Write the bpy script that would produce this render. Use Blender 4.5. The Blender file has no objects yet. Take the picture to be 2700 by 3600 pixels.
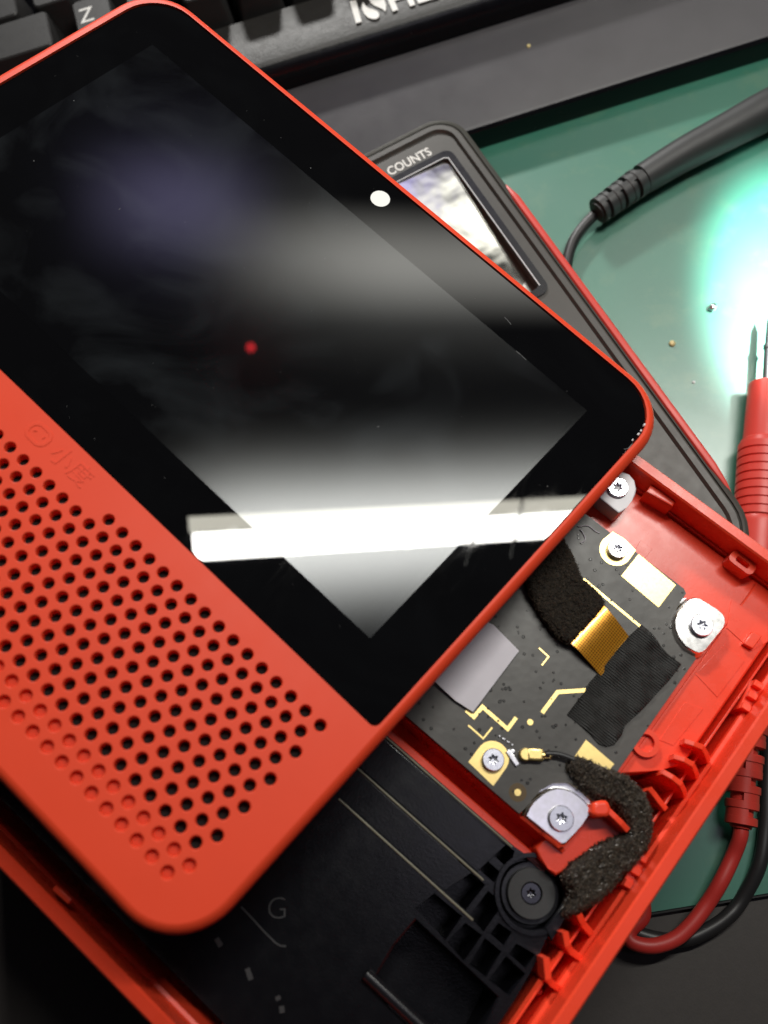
import bpy, bmesh, math, random
import numpy as np
from mathutils import Vector, Matrix, noise
from mathutils.geometry import delaunay_2d_cdt
random.seed(7)
S = 0.001                                   # lengths below are millimetres
SC = bpy.context.scene
COL = SC.collection
A = np.array
# ------------------------------------------------------------------ camera
F = 3100.0                                  # focal length in photo pixels (2700 x 3600)
R3 = A([[0.995011, -0.031859, -0.094545], [0.0, -0.947645, 0.319326], [-0.099768, -0.317733, -0.942917]])
CAM = A([47.233, -107.841, 258.759])
cd = bpy.data.cameras.new('camera'); co = bpy.data.objects.new('camera', cd); COL.objects.link(co)
cd.sensor_fit = 'HORIZONTAL'; cd.sensor_width = 36.0; cd.lens = 36.0 * F / 2700.0
cd.clip_start = 0.01; cd.clip_end = 20.0
cm = Matrix.Identity(4)
for i in range(3):
    cm[i][0] = R3[i, 0]; cm[i][1] = -R3[i, 1]; cm[i][2] = -R3[i, 2]; cm[i][3] = CAM[i] * S
co.matrix_world = cm
cd.dof.use_dof = True; cd.dof.focus_distance = 0.222; cd.dof.aperture_fstop = 17.0
SC.camera = co
# ------------------------------------------------------------------ frames: x, y, z axes + origin in the desk frame (mm)
DESK = (np.eye(3), np.zeros(3))
PANEL = (A([[0.721997, -0.677539, -0.140216], [0.650902, 0.733846, -0.194415], [0.23462, 0.0491, 0.970846]]), A([0, 0, 89.361]))
BASE = (A([[0.759153, -0.646109, -0.07893], [0.63621, 0.762158, -0.119797], [0.137559, 0.040728, 0.989656]]), A([-10.317, -3.055, 15.137]))
ka = math.radians(16.5); ma = math.radians(-61.9)
KEYB = (A([[math.cos(ka), math.sin(ka), 0], [-math.sin(ka), math.cos(ka), 0], [0, 0, 1]]), np.zeros(3))
METER = (A([[math.cos(ma), math.sin(ma), 0], [-math.sin(ma), math.cos(ma), 0], [0, 0, 1]]), np.zeros(3))
def at(px, py, z, fr=DESK):
    """measured point: where the sight line through a photo pixel meets height z of a frame, in that frame's mm"""
    ax, o = fr
    d = R3 @ A([(px - 1350) / F, (py - 1800) / F, 1.0])
    n = ax[2]
    t = (z - n @ (CAM - o)) / (n @ d)
    return ax @ (CAM + t * d - o)
def crop(ox, oy, s, fr, z):
    return lambda pts, zz=None: [tuple(at(ox + x * s, oy + y * s, z if zz is None else zz, fr)[:2]) for x, y in pts]
def world(fr, p):
    ax, o = fr
    return (A(p) @ ax + o)
def fmat(fr):
    ax, o = fr
    m = Matrix.Identity(4)
    for i in range(3):
        for j in range(3): m[i][j] = ax[j, i]
        m[i][3] = o[i] * S
    return m
# ------------------------------------------------------------------ world and lamps
w = bpy.data.worlds.new('World'); SC.world = w; w.use_nodes = True
w.node_tree.nodes['Background'].inputs[0].default_value = (0.80, 0.86, 1.0, 1); w.node_tree.nodes['Background'].inputs[1].default_value = 0.008
M23 = A([[0.990485, -0.004066, 0.137559], [-0.001554, 0.999169, 0.040728], [-0.13761, -0.040554, 0.989656]])
def lamp_pt(x, y, z): return M23 @ A([x, y, z]) + A([0, 0, 89.361])
def area(name, p, target, sx, sy, radiance, col, xdir=None, shape='RECTANGLE', spread=None, soft=None):
    l = bpy.data.lights.new(name, 'AREA'); l.shape = shape; l.size = sx * S; l.size_y = sy * S
    ar = sx * sy * S * S * (math.pi / 4 if shape in ('DISK', 'ELLIPSE') else 1)
    l.energy = radiance * math.pi * ar; l.color = col
    if spread: l.spread = spread
    if soft:                                                    # made-up falloff: emission fades to the edges for a soft reflection
        l.use_nodes = True; N = l.node_tree.nodes; L = l.node_tree.links; em = N['Emission']
        g = N.new('ShaderNodeNewGeometry'); sep = N.new('ShaderNodeSeparateXYZ'); L.new(g.outputs['Parametric'], sep.inputs[0])
        prod = None
        for k, wd in zip((0, 1), soft):
            a1 = N.new('ShaderNodeMath'); a1.operation = 'SUBTRACT'; a1.inputs[1].default_value = 0.5; L.new(sep.outputs[k], a1.inputs[0])
            a2 = N.new('ShaderNodeMath'); a2.operation = 'ABSOLUTE'; L.new(a1.outputs[0], a2.inputs[0])
            r = N.new('ShaderNodeMapRange'); r.interpolation_type = 'SMOOTHSTEP'; r.inputs[1].default_value = 0.5; r.inputs[2].default_value = 0.5 - wd; L.new(a2.outputs[0], r.inputs[0])
            if prod is None: prod = r.outputs[0]
            else:
                mlt = N.new('ShaderNodeMath'); mlt.operation = 'MULTIPLY'; L.new(prod, mlt.inputs[0]); L.new(r.outputs[0], mlt.inputs[1]); prod = mlt.outputs[0]
        L.new(prod, em.inputs['Strength'])
    o = bpy.data.objects.new(name, l); COL.objects.link(o)
    p = Vector(p); t = Vector(target)
    zz = (p - t).normalized(); xx = Vector(xdir) if xdir is not None else Vector((1, 0, 0))
    xx = (xx - xx.dot(zz) * zz).normalized(); yy = zz.cross(xx)
    m = Matrix.Identity(4)
    for i in range(3): m[i][0] = xx[i]; m[i][1] = yy[i]; m[i][2] = zz[i]; m[i][3] = p[i] * S
    o.matrix_world = m
    return o
LUP = M23 @ A([0, 0, 1.0]); LAX = M23 @ A([0.989, 0.146, 0.0])
def hang(name, x, y, z, sx, sy, rad, col, soft=None):
    p = lamp_pt(x, y, z); return area(name, p, p - LUP, sx, sy, rad, col, LAX, soft=soft)
hang('bench_tube', 168, 134, 480, 345, 22, 84.0, (1.0, 0.985, 0.92))
hang('bench_tube_reflector', 163, 152.5, 482, 345, 13, 13.0, (1.0, 0.97, 0.82))
hang('back_bench_light', 225, 412, 480, 540, 150, 3.9, (1.0, 0.98, 0.90), soft=(0.40, 0.5))
area('rear_desk_lamp', (-170, 1150, 650), (60, 0, 30), 170, 70, 330.0, (1.0, 0.985, 0.95), (1, 0.3, 0))
hang('violet_overhead', 150, -97, 480, 240, 130, 2.2, (0.86, 0.82, 1.0), soft=(0.5, 0.5))
hang('violet_lamp', -40, 430, 480, 215, 170, 1.35, (0.60, 0.55, 1.0), soft=(0.5, 0.5))
sp = bpy.data.lights.new('bench_spot', 'SPOT'); sp.energy = 45.0; sp.color = (0.85, 1.0, 1.0); sp.spot_size = math.radians(17); sp.spot_blend = 1.0; sp.shadow_soft_size = 0.006
so = bpy.data.objects.new('bench_spot', sp); COL.objects.link(so)
sp_p = Vector((255, 40, 240)); sp_t = Vector(at(2765, 1010, 0)); so.location = sp_p * S; so.scale = (1.45, 0.72, 1.0)
so.rotation_euler = (sp_t - sp_p).to_track_quat('-Z', 'Y').to_euler()
rp = bpy.data.lights.new('red_indicator', 'POINT'); rp.energy = 0.006; rp.color = (1, 0.03, 0.04); rp.shadow_soft_size = 0.004
ro = bpy.data.objects.new('red_indicator', rp); COL.objects.link(ro); ro.location = Vector(lamp_pt(31, 291, 480)) * S
SC.view_settings.view_transform = 'Standard'; SC.view_settings.look = 'None'; SC.view_settings.exposure = 0.0; SC.view_settings.gamma = 1.0
SC.cycles.use_denoising = True; SC.cycles.max_bounces = 8; SC.cycles.sample_clamp_indirect = 6.0
# ------------------------------------------------------------------ materials
MATS = {}
def srgb(r, g, b): return tuple(((c / 255) / 12.92 if c <= 10 else ((c / 255 + 0.055) / 1.055) ** 2.4) for c in (r, g, b))
def mat(name, col, rough=0.5, metal=0.0, spec=0.5, var=0.08, vscale=60.0, bump=0.0, bscale=900.0, coat=0.0, crough=0.03, sss=0.0, rvar=0.08, btype='noise', bdist=0.0002):
    m = bpy.data.materials.new(name); m.use_nodes = True; nt = m.node_tree; N = nt.nodes; L = nt.links
    p = N['Principled BSDF']
    p.inputs['Metallic'].default_value = metal; p.inputs['Specular IOR Level'].default_value = spec
    p.inputs['Coat Weight'].default_value = coat; p.inputs['Coat Roughness'].default_value = crough
    if sss:
        p.inputs['Subsurface Weight'].default_value = sss; p.inputs['Subsurface Radius'].default_value = (0.004, 0.001, 0.0005); p.inputs['Subsurface Scale'].default_value = 0.25
    tc = N.new('ShaderNodeTexCoord')
    n1 = N.new('ShaderNodeTexNoise'); n1.inputs['Scale'].default_value = vscale; n1.inputs['Detail'].default_value = 6; L.new(tc.outputs['Object'], n1.inputs['Vector'])
    mx = N.new('ShaderNodeMix'); mx.data_type = 'RGBA'
    mx.inputs[6].default_value = (*[c * (1 - var) for c in col], 1); mx.inputs[7].default_value = (*[min(1, c * (1 + var)) for c in col], 1)
    L.new(n1.outputs[0], mx.inputs[0]); L.new(mx.outputs[2], p.inputs['Base Color'])
    rr = N.new('ShaderNodeMapRange'); rr.inputs[3].default_value = max(0.01, rough - rvar); rr.inputs[4].default_value = min(1, rough + rvar)
    n2 = N.new('ShaderNodeTexNoise'); n2.inputs['Scale'].default_value = vscale * 2.3; n2.inputs['Detail'].default_value = 5; L.new(tc.outputs['Object'], n2.inputs['Vector'])
    L.new(n2.outputs[0], rr.inputs[0]); L.new(rr.outputs[0], p.inputs['Roughness'])
    if bump:
        if btype == 'voronoi':
            b = N.new('ShaderNodeTexVoronoi'); out = b.outputs['Distance']
        else:
            b = N.new('ShaderNodeTexNoise'); b.inputs['Detail'].default_value = 3; out = b.outputs[0]
        b.inputs['Scale'].default_value = bscale; L.new(tc.outputs['Object'], b.inputs['Vector'])
        bn = N.new('ShaderNodeBump'); bn.inputs['Strength'].default_value = bump; bn.inputs['Distance'].default_value = bdist
        L.new(out, bn.inputs['Height']); L.new(bn.outputs[0], p.inputs['Normal'])
    MATS[name] = m; m['p'] = 1
    return m
RED = mat('red_shell_plastic', (0.76, 0.062, 0.022), 0.45, var=0.05, bump=0.06, bscale=2500, spec=0.25, sss=0.0)
REDI = mat('red_moulded_plastic', (0.90, 0.066, 0.026), 0.28, var=0.07, vscale=90, bump=0.05, bscale=1200, spec=0.5)
REDS = mat('red_soft_plastic', (0.62, 0.05, 0.035), 0.40, var=0.06)
GOLD = mat('gold_plating', (0.92, 0.70, 0.28), 0.36, metal=1.0, var=0.06, vscale=700)
STEEL = mat('bright_steel', (0.82, 0.82, 0.86), 0.30, metal=1.0, var=0.05, vscale=400, bump=0.05, bscale=2500)
CHROME = mat('polished_plate', (0.84, 0.83, 0.83), 0.24, metal=1.0, var=0.05, vscale=300, bump=0.15, bscale=110, bdist=0.0004, rvar=0.06)
NEEDLE = mat('dull_needle_steel', (0.20, 0.20, 0.20), 0.4, metal=1.0)
SCREW = mat('zinc_screw', (0.72, 0.73, 0.80), 0.30, metal=1.0, var=0.08, vscale=900, bump=0.08, bscale=3500)
BLACKP = mat('black_plastic', (0.006, 0.006, 0.008), 0.24, var=0.25, vscale=140, bump=0.12, bscale=1800, spec=0.36)
BLACKG = mat('black_gloss_plastic', (0.014, 0.014, 0.017), 0.25, var=0.25, vscale=140, bump=0.08, bscale=1200)
RUBBER = mat('black_rubber', (0.030, 0.030, 0.031), 0.50, var=0.2, vscale=90, bump=0.10, bscale=1600)
GRUB = mat('dusty_grey_rubber', (0.046, 0.044, 0.036), 0.55, var=0.25, vscale=110, bump=0.12, bscale=1500)
FACE = mat('meter_face_plastic', (0.052, 0.047, 0.041), 0.45, var=0.18, vscale=150, bump=0.10, bscale=2200)
WHITEP = mat('white_print', (0.80, 0.78, 0.75), 0.55, var=0.08, vscale=600)
WPLA = mat('white_plastic', (0.80, 0.78, 0.82), 0.35, var=0.04)
KBT = mat('keyboard_textured_plastic', (0.028, 0.026, 0.024), 0.50, var=0.25, vscale=160, bump=0.55, bscale=1500, bdist=0.0003)
KBP = mat('palm_rest_plastic', (0.062, 0.058, 0.064), 0.36, var=0.22, vscale=60, bump=0.25, bscale=2200)
KEYM = mat('keycap_plastic', (0.020, 0.019, 0.019), 0.50, var=0.2, vscale=200, bump=0.20, bscale=2200)
PCBM = mat('dark_solder_mask', (0.064, 0.059, 0.053), 0.40, var=0.25, vscale=140, bump=0.18, bscale=520, btype='voronoi', bdist=0.0001)
PCBE = mat('board_edge', (0.16, 0.11, 0.03), 0.5)
FOAM = mat('black_foam', (0.027, 0.022, 0.018), 0.85, var=0.5, vscale=1500, bump=1.0, bscale=2600, spec=0.25, bdist=0.0006)
FOAMF = mat('foam_fibre', (0.085, 0.066, 0.048), 0.35, var=0.6, vscale=900, spec=0.6)
COPPER = mat('amber_flex_film', (0.78, 0.34, 0.03), 0.30, metal=0.55, var=0.1, vscale=250, coat=0.6, crough=0.12)
TAPE = mat('black_cloth_tape', (0.022, 0.021, 0.020), 0.55, var=0.2, vscale=300)
GREYS = mat('grey_thermal_sheet', (0.74, 0.70, 0.77), 0.55, var=0.10, vscale=120, bump=0.1, bscale=900)
CABLE = mat('black_cable_sheath', (0.022, 0.021, 0.022), 0.42, var=0.2)
CABR = mat('red_cable_sheath', (0.52, 0.035, 0.028), 0.45, var=0.08)
MATG = mat('green_mat_rubber', (0.008, 0.155, 0.095), 0.42, var=0.16, vscale=26, bump=0.15, bscale=500, rvar=0.10, spec=0.7, coat=1.0, crough=0.33)
MATG.node_tree.nodes['Principled BSDF'].inputs['Coat IOR'].default_value = 1.7
MATE = mat('mat_dark_core', (0.012, 0.013, 0.013), 0.6)
DESKM = mat('dark_grey_laminate', (0.055, 0.048, 0.045), 0.55, var=0.12, vscale=500, bump=0.1, bscale=1500)
GLASS = mat('black_cover_glass', (0.004, 0.004, 0.005), 0.05, var=0.1, spec=0.5, rvar=0.035, vscale=24)
LCD = mat('display_panel', (0.006, 0.006, 0.007), 0.165, var=0.2, spec=0.24, coat=1.0, crough=0.03, rvar=0.012, vscale=30)
WINGLARE = mat('window_glare_white', (0.93, 0.93, 0.90), 0.10, var=0.01, spec=0.5)  # brightness seen through the lens hole, put into a white colour
MLCD = mat('meter_display_foil', (0.86, 0.86, 0.80), 0.10, metal=1.0, var=0.05, vscale=90, bump=0.42, bscale=40, bdist=0.0012, rvar=0.06)
CHIP = mat('chipped_glue', (0.65, 0.65, 0.66), 0.25, var=0.2, vscale=800)
GREYD = mat('grey_dust', (0.22, 0.22, 0.22), 0.8)
CRUMB = mat('flux_crumb', (0.75, 0.62, 0.28), 0.35, var=0.1)
CAVITY = mat('speaker_cloth', (0.004, 0.004, 0.004), 0.9)
EMBG = mat('embossed_black', (0.05, 0.05, 0.053), 0.45)
BROWN = mat('bare_laminate', (0.10, 0.055, 0.008), 0.4)
def tune_texture():
    # flex film: fine dot lattice; cloth tape: woven ribs, groove shade put into colour
    nt = COPPER.node_tree; N = nt.nodes; L = nt.links; p = N['Principled BSDF']
    tc = N.new('ShaderNodeTexCoord'); mp = N.new('ShaderNodeMapping'); mp.inputs['Scale'].default_value = (1, 1, 0); L.new(tc.outputs['Object'], mp.inputs[0])
    v = N.new('ShaderNodeTexVoronoi'); v.inputs['Scale'].default_value = 1750; v.inputs['Randomness'].default_value = 0.0; L.new(mp.outputs[0], v.inputs['Vector'])
    r = N.new('ShaderNodeMapRange'); r.inputs[1].default_value = 0.30; r.inputs[2].default_value = 0.42; L.new(v.outputs['Distance'], r.inputs[0])
    mx = N.new('ShaderNodeMix'); mx.data_type = 'RGBA'; mx.inputs[6].default_value = (0.34, 0.12, 0.01, 1); mx.inputs[7].default_value = (0.80, 0.37, 0.03, 1)
    L.new(r.outputs[0], mx.inputs[0]); L.new(mx.outputs[2], p.inputs['Base Color'])
    nt = TAPE.node_tree; N = nt.nodes; L = nt.links; p = N['Principled BSDF']
    tc = N.new('ShaderNodeTexCoord'); wv = N.new('ShaderNodeTexWave'); wv.bands_direction = 'Y'; wv.inputs['Scale'].default_value = 560; wv.inputs['Distortion'].default_value = 1.0; wv.inputs['Detail Scale'].default_value = 0.3
    L.new(tc.outputs['Object'], wv.inputs['Vector'])
    mx = N.new('ShaderNodeMix'); mx.data_type = 'RGBA'; mx.inputs[6].default_value = (0.007, 0.007, 0.007, 1); mx.inputs[7].default_value = (0.026, 0.025, 0.023, 1); L.new(wv.outputs[0], mx.inputs[0]); L.new(mx.outputs[2], p.inputs['Base Color'])
    b = N.new('ShaderNodeBump'); b.inputs['Strength'].default_value = 1.0; b.inputs['Distance'].default_value = 0.00018; L.new(wv.outputs[0], b.inputs['Height']); L.new(b.outputs[0], p.inputs['Normal'])
    # scuffs and stains worn into the mat, smears left on the glass
    nt = MATG.node_tree; N = nt.nodes; L = nt.links; p = N['Principled BSDF']
    tc = N.new('ShaderNodeTexCoord'); n = N.new('ShaderNodeTexNoise'); n.inputs['Scale'].default_value = 75; n.inputs['Detail'].default_value = 11; n.inputs['Roughness'].default_value = 0.68; L.new(tc.outputs['Object'], n.inputs['Vector'])
    r = N.new('ShaderNodeMapRange'); r.inputs[1].default_value = 0.52; r.inputs[2].default_value = 0.70; r.inputs[4].default_value = 0.55; L.new(n.outputs[0], r.inputs[0])
    old = p.inputs['Base Color'].links[0].from_socket
    mx = N.new('ShaderNodeMix'); mx.data_type = 'RGBA'; L.new(r.outputs[0], mx.inputs[0]); L.new(old, mx.inputs[6]); mx.inputs[7].default_value = (0.075, 0.20, 0.11, 1); L.new(mx.outputs[2], p.inputs['Base Color'])
    for m, lo, hi in ((GLASS, 0.012, 0.045), (LCD, 0.012, 0.05)):
        nt = m.node_tree; N = nt.nodes; L = nt.links; p = N['Principled BSDF']
        tc = N.new('ShaderNodeTexCoord'); mp = N.new('ShaderNodeMapping'); mp.inputs['Scale'].default_value = (1, 0.35, 1); mp.inputs['Rotation'].default_value = (0, 0, 0.7); L.new(tc.outputs['Object'], mp.inputs[0])
        n = N.new('ShaderNodeTexNoise'); n.inputs['Scale'].default_value = 130; n.inputs['Detail'].default_value = 9; n.inputs['Distortion'].default_value = 1.5; L.new(mp.outputs[0], n.inputs['Vector'])
        r = N.new('ShaderNodeMapRange'); r.inputs[1].default_value = 0.5; r.inputs[2].default_value = 0.75; r.inputs[3].default_value = lo; r.inputs[4].default_value = hi; L.new(n.outputs[0], r.inputs[0])
        L.new(r.outputs[0], p.inputs['Roughness' if m is GLASS else 'Coat Roughness'])
        n3 = N.new('ShaderNodeTexNoise'); n3.inputs['Scale'].default_value = 34; n3.inputs['Detail'].default_value = 10; n3.inputs['Distortion'].default_value = 1.4; L.new(tc.outputs['Object'], n3.inputs['Vector'])
        r3 = N.new('ShaderNodeMapRange'); r3.inputs[1].default_value = 0.46; r3.inputs[2].default_value = 0.78; r3.inputs[3].default_value = 0.0; r3.inputs[4].default_value = 0.62 if m is LCD else 0.06; L.new(n3.outputs[0], r3.inputs[0])
        dm = N.new('ShaderNodeMix'); dm.data_type = 'RGBA'; dm.inputs[6].default_value = (0.003, 0.003, 0.0035, 1); dm.inputs[7].default_value = (0.024, 0.027, 0.030, 1); L.new(r3.outputs[0], dm.inputs[0]); L.new(dm.outputs[2], p.inputs['Base Color'])
    nt = LCD.node_tree; N = nt.nodes; L = nt.links; p = N['Principled BSDF']; p.inputs['Specular IOR Level'].default_value = 0.0
    g = N.new('ShaderNodeBsdfGlossy'); g.distribution = 'BECKMANN'; g.inputs['Color'].default_value = (0.033, 0.034, 0.035, 1); g.inputs['Roughness'].default_value = 0.20
    ad = N.new('ShaderNodeAddShader'); L.new(p.outputs[0], ad.inputs[0]); L.new(g.outputs[0], ad.inputs[1]); L.new(ad.outputs[0], N['Material Output'].inputs['Surface'])
tune_texture()
# ------------------------------------------------------------------ builders
def thing(name, label, cat, fr=DESK, group=None):
    o = bpy.data.objects.new(name, None); COL.objects.link(o); o.empty_display_size = 0.01
    o.matrix_world = fmat(fr); o['label'] = label; o['category'] = cat
    if group: o['group'] = group
    return o
def obj(name, bm, m, parent=None, fr=None, smooth=35, label=None, cat=None, kind=None, group=None):
    bmesh.ops.recalc_face_normals(bm, faces=bm.faces)
    bmesh.ops.scale(bm, vec=(S, S, S), verts=bm.verts)
    me = bpy.data.meshes.new(name); bm.to_mesh(me); bm.free()
    if smooth:
        me.shade_smooth(); me.set_sharp_from_angle(angle=math.radians(smooth))
        for pl in me.polygons:
            if abs(pl.normal.z) > 0.99995: pl.use_smooth = False
    for x in (m if isinstance(m, (list, tuple)) else [m]): me.materials.append(x)
    o = bpy.data.objects.new(name, me); COL.objects.link(o)
    if parent: o.parent = parent
    elif fr: o.matrix_world = fmat(fr)
    if label: o['label'] = label
    if cat: o['category'] = cat
    if kind: o['kind'] = kind
    if group: o['group'] = group
    return o
def ccw(pts):
    a = sum(pts[i - 1][0] * pts[i][1] - pts[i][0] * pts[i - 1][1] for i in range(len(pts)))
    return list(pts) if a > 0 else list(pts)[::-1]
def prism(pts, z0, z1, bev=0.0, seg=2, bm=None, base_bev=False):
    bm = bm or bmesh.new(); pts = ccw(pts)
    zt = z1 if callable(z1) else (lambda x, y: z1)
    zb = z0 if callable(z0) else (lambda x, y: z0)
    lo = [bm.verts.new((x, y, zb(x, y))) for x, y in pts]; hi = [bm.verts.new((x, y, zt(x, y))) for x, y in pts]
    n = len(pts); bm.faces.new(lo[::-1]); top = bm.faces.new(hi)
    for i in range(n): bm.faces.new((lo[i], lo[(i + 1) % n], hi[(i + 1) % n], hi[i]))
    if bev: bmesh.ops.bevel(bm, geom=list(top.edges), offset=bev, segments=seg, affect='EDGES', profile=0.5, clamp_overlap=True)
    return bm
def box(cx, cy, z0, z1, sx, sy, rot=0.0, bev=0.0, bm=None, seg=2):
    c, s = math.cos(rot), math.sin(rot)
    return prism([(cx + x * c - y * s, cy + x * s + y * c) for x, y in ((-sx / 2, -sy / 2), (sx / 2, -sy / 2), (sx / 2, sy / 2), (-sx / 2, sy / 2))], z0, z1, bev, seg, bm)
def circ(cx, cy, r, n=32, a0=0.0): return [(cx + r * math.cos(a0 + 2 * math.pi * i / n), cy + r * math.sin(a0 + 2 * math.pi * i / n)) for i in range(n)]
def rrect(x0, x1, y0, y1, r, n=8):
    rs = r if isinstance(r, (tuple, list)) else (r,) * 4          # order: (x0,y0) (x1,y0) (x1,y1) (x0,y1)
    out = []
    for (cx, cy, a), rr in zip(((x0, y0, math.pi), (x1, y0, 1.5 * math.pi), (x1, y1, 0), (x0, y1, 0.5 * math.pi)), rs):
        sx = 1 if cx == x0 else -1; sy = 1 if cy == y0 else -1
        for i in range(n + 1):
            t = a + i * math.pi / 2 / n
            out.append((cx + sx * rr + rr * math.cos(t), cy + sy * rr + rr * math.sin(t)))
    return out
def ring(bm, pts, z): return [bm.verts.new((x, y, z)) for x, y in pts]
def skin(bm, a, b):
    n = len(a)
    for i in range(n): bm.faces.new((a[i], a[(i + 1) % n], b[(i + 1) % n], b[i]))
def smooth_path(pts, n=8):
    P = [Vector(p) for p in pts]; P = [P[0] * 2 - P[1]] + P + [P[-1] * 2 - P[-2]]; out = []
    for i in range(1, len(P) - 2):
        for j in range(n):
            t = j / n; p0, p1, p2, p3 = P[i - 1:i + 3]
            out.append(0.5 * ((2 * p1) + (-p0 + p2) * t + (2 * p0 - 5 * p1 + 4 * p2 - p3) * t * t + (-p0 + 3 * p1 - 3 * p2 + p3) * t ** 3))
    out.append(P[-2]); return out
def tube(path, rad, n=16, bm=None, flat=1.0):
    bm = bm or bmesh.new(); P = [Vector(p) for p in path]
    R = rad if isinstance(rad, (list, tuple)) else [rad] * len(P)
    T = [(P[min(i + 1, len(P) - 1)] - P[max(i - 1, 0)]).normalized() for i in range(len(P))]
    u = T[0].orthogonal().normalized(); prev = None; first = None
    for i, p in enumerate(P):
        u = (u - u.dot(T[i]) * T[i]).normalized(); v = T[i].cross(u)
        rg = [bm.verts.new(p + (u * math.cos(2 * math.pi * k / n) + v * math.sin(2 * math.pi * k / n)) * R[i]) for k in range(n)]
        if prev: skin(bm, prev, rg)
        else: first = rg
        prev = rg
    bm.faces.new(first[::-1]); bm.faces.new(prev)
    return bm
def half_ring(c, ax, side, r, th):
    """half disc of thickness th round axis ax, bulging towards side"""
    bm = bmesh.new(); up_ = ax.cross(side).normalized(); rows = []
    for sgn in (-0.5, 0.5):
        rows.append([bm.verts.new(c + ax * th * sgn + (side * math.cos(t) + up_ * math.sin(t)) * r) for t in [math.radians(-100 + 200 * i / 20) for i in range(21)]])
    skin(bm, rows[0], rows[1]); bm.faces.new(rows[0][::-1]); bm.faces.new(rows[1])
    return bm
def inside(p, poly):
    x, y = p; c = False; j = len(poly) - 1
    for i in range(len(poly)):
        if (poly[i][1] > y) != (poly[j][1] > y) and x < (poly[j][0] - poly[i][0]) * (y - poly[i][1]) / (poly[j][1] - poly[i][1]) + poly[i][0]: c = not c
        j = i
    return c
def sheet_with_holes(bm, outer, holes, z):
    """flat face with openings at height z; returns vertex loops of outer and each hole"""
    vs, ed, loops = [], [], []
    for lp in [outer] + holes:
        k = len(vs); vs += [Vector(p) for p in lp]; ed += [(k + i, k + (i + 1) % len(lp)) for i in range(len(lp))]; loops.append((k, len(lp)))
    V, E_, Fc, ov, _, _ = delaunay_2d_cdt(vs, ed, [], 1, 1e-5, True)
    bv = [bm.verts.new((v.x, v.y, z)) for v in V]
    idx = {}
    for i, src in enumerate(ov):
        for s in src: idx[s] = i
    cen = [(sum(p[0] for p in h) / len(h), sum(p[1] for p in h) / len(h), max((p[0] - sum(q[0] for q in h) / len(h)) ** 2 + (p[1] - sum(q[1] for q in h) / len(h)) ** 2 for p in h)) for h in holes]
    for f in Fc:
        x = sum(V[i].x for i in f) / len(f); y = sum(V[i].y for i in f) / len(f)
        if not inside((x, y), outer): continue
        if any((x - c[0]) ** 2 + (y - c[1]) ** 2 <= c[2] and inside((x, y), h) for c, h in zip(cen, holes)): continue
        bm.faces.new([bv[i] for i in f])
    return [[bv[idx[k + i]] for i in range(n)] for k, n in loops]
def offset_loop(bm, loop, c, scale, dz):
    return [bm.verts.new((c[0] + (v.co.x - c[0]) * scale, c[1] + (v.co.y - c[1]) * scale, v.co.z + dz)) for v in loop]
def star(cx, cy, r, n=6, a0=0.3):
    out = []
    for i in range(n * 4):
        t = 2 * math.pi * i / (n * 4); rr = r * (0.80 + 0.20 * math.cos(n * t)); out.append((cx + rr * math.cos(t + a0), cy + rr * math.sin(t + a0)))
    return out
def screw(parent, cx, cy, r, z0, z1, m=None, a0=0.3, name='screw'):
    bm = bmesh.new(); o = circ(cx, cy, r * 0.93, 36); lp = sheet_with_holes(bm, o, [star(cx, cy, r * 0.52, 6, a0)], z1)
    e = offset_loop(bm, lp[0], (cx, cy), 1.0 / 0.93, -r * 0.09); skin(bm, lp[0], e); e2 = offset_loop(bm, e, (cx, cy), 1.0, z0 - z1 + r * 0.09); skin(bm, e, e2)
    d = offset_loop(bm, lp[1], (cx, cy), 0.86, -r * 0.34); skin(bm, lp[1], d); d2 = offset_loop(bm, d, (cx, cy), 0.35, -r * 0.06); skin(bm, d, d2); bm.faces.new(d2)
    return obj(name, bm, m or SCREW, parent, smooth=30)
def ribbon(pts, width, z0, z1, bm=None):
    """flat strip along a polyline with mitred corners"""
    P = [Vector((p[0], p[1])) for p in pts]; Lf, Rt = [], []
    for i, p in enumerate(P):
        d0 = (P[i] - P[i - 1]).normalized() if i else (P[1] - P[0]).normalized()
        d1 = (P[i + 1] - P[i]).normalized() if i < len(P) - 1 else d0
        n0 = Vector((-d0.y, d0.x)); n1 = Vector((-d1.y, d1.x)); mvec = (n0 + n1).normalized(); k = width / 2 / max(0.35, mvec.dot(n0))
        Lf.append(tuple(p + mvec * k)); Rt.append(tuple(p - mvec * k))
    return prism(Lf + Rt[::-1], z0, z1, 0.0, bm=bm)
def text_bm(s, size, ext, origin, xd, yd, z, bold=0.0):
    cu = bpy.data.curves.new('t', 'FONT'); cu.body = s; cu.size = size; cu.extrude = ext; cu.offset = bold; cu.resolution_u = 4
    ob = bpy.data.objects.new('t', cu); COL.objects.link(ob)
    me = bpy.data.meshes.new_from_object(ob.evaluated_get(bpy.context.evaluated_depsgraph_get()))
    bm = bmesh.new(); bm.from_mesh(me); bpy.data.objects.remove(ob); bpy.data.curves.remove(cu); bpy.data.meshes.remove(me)
    for v in bm.verts:
        x, y, h = v.co; v.co = (origin[0] + x * xd[0] + y * yd[0], origin[1] + x * xd[1] + y * yd[1], z + h)
    return bm
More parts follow.
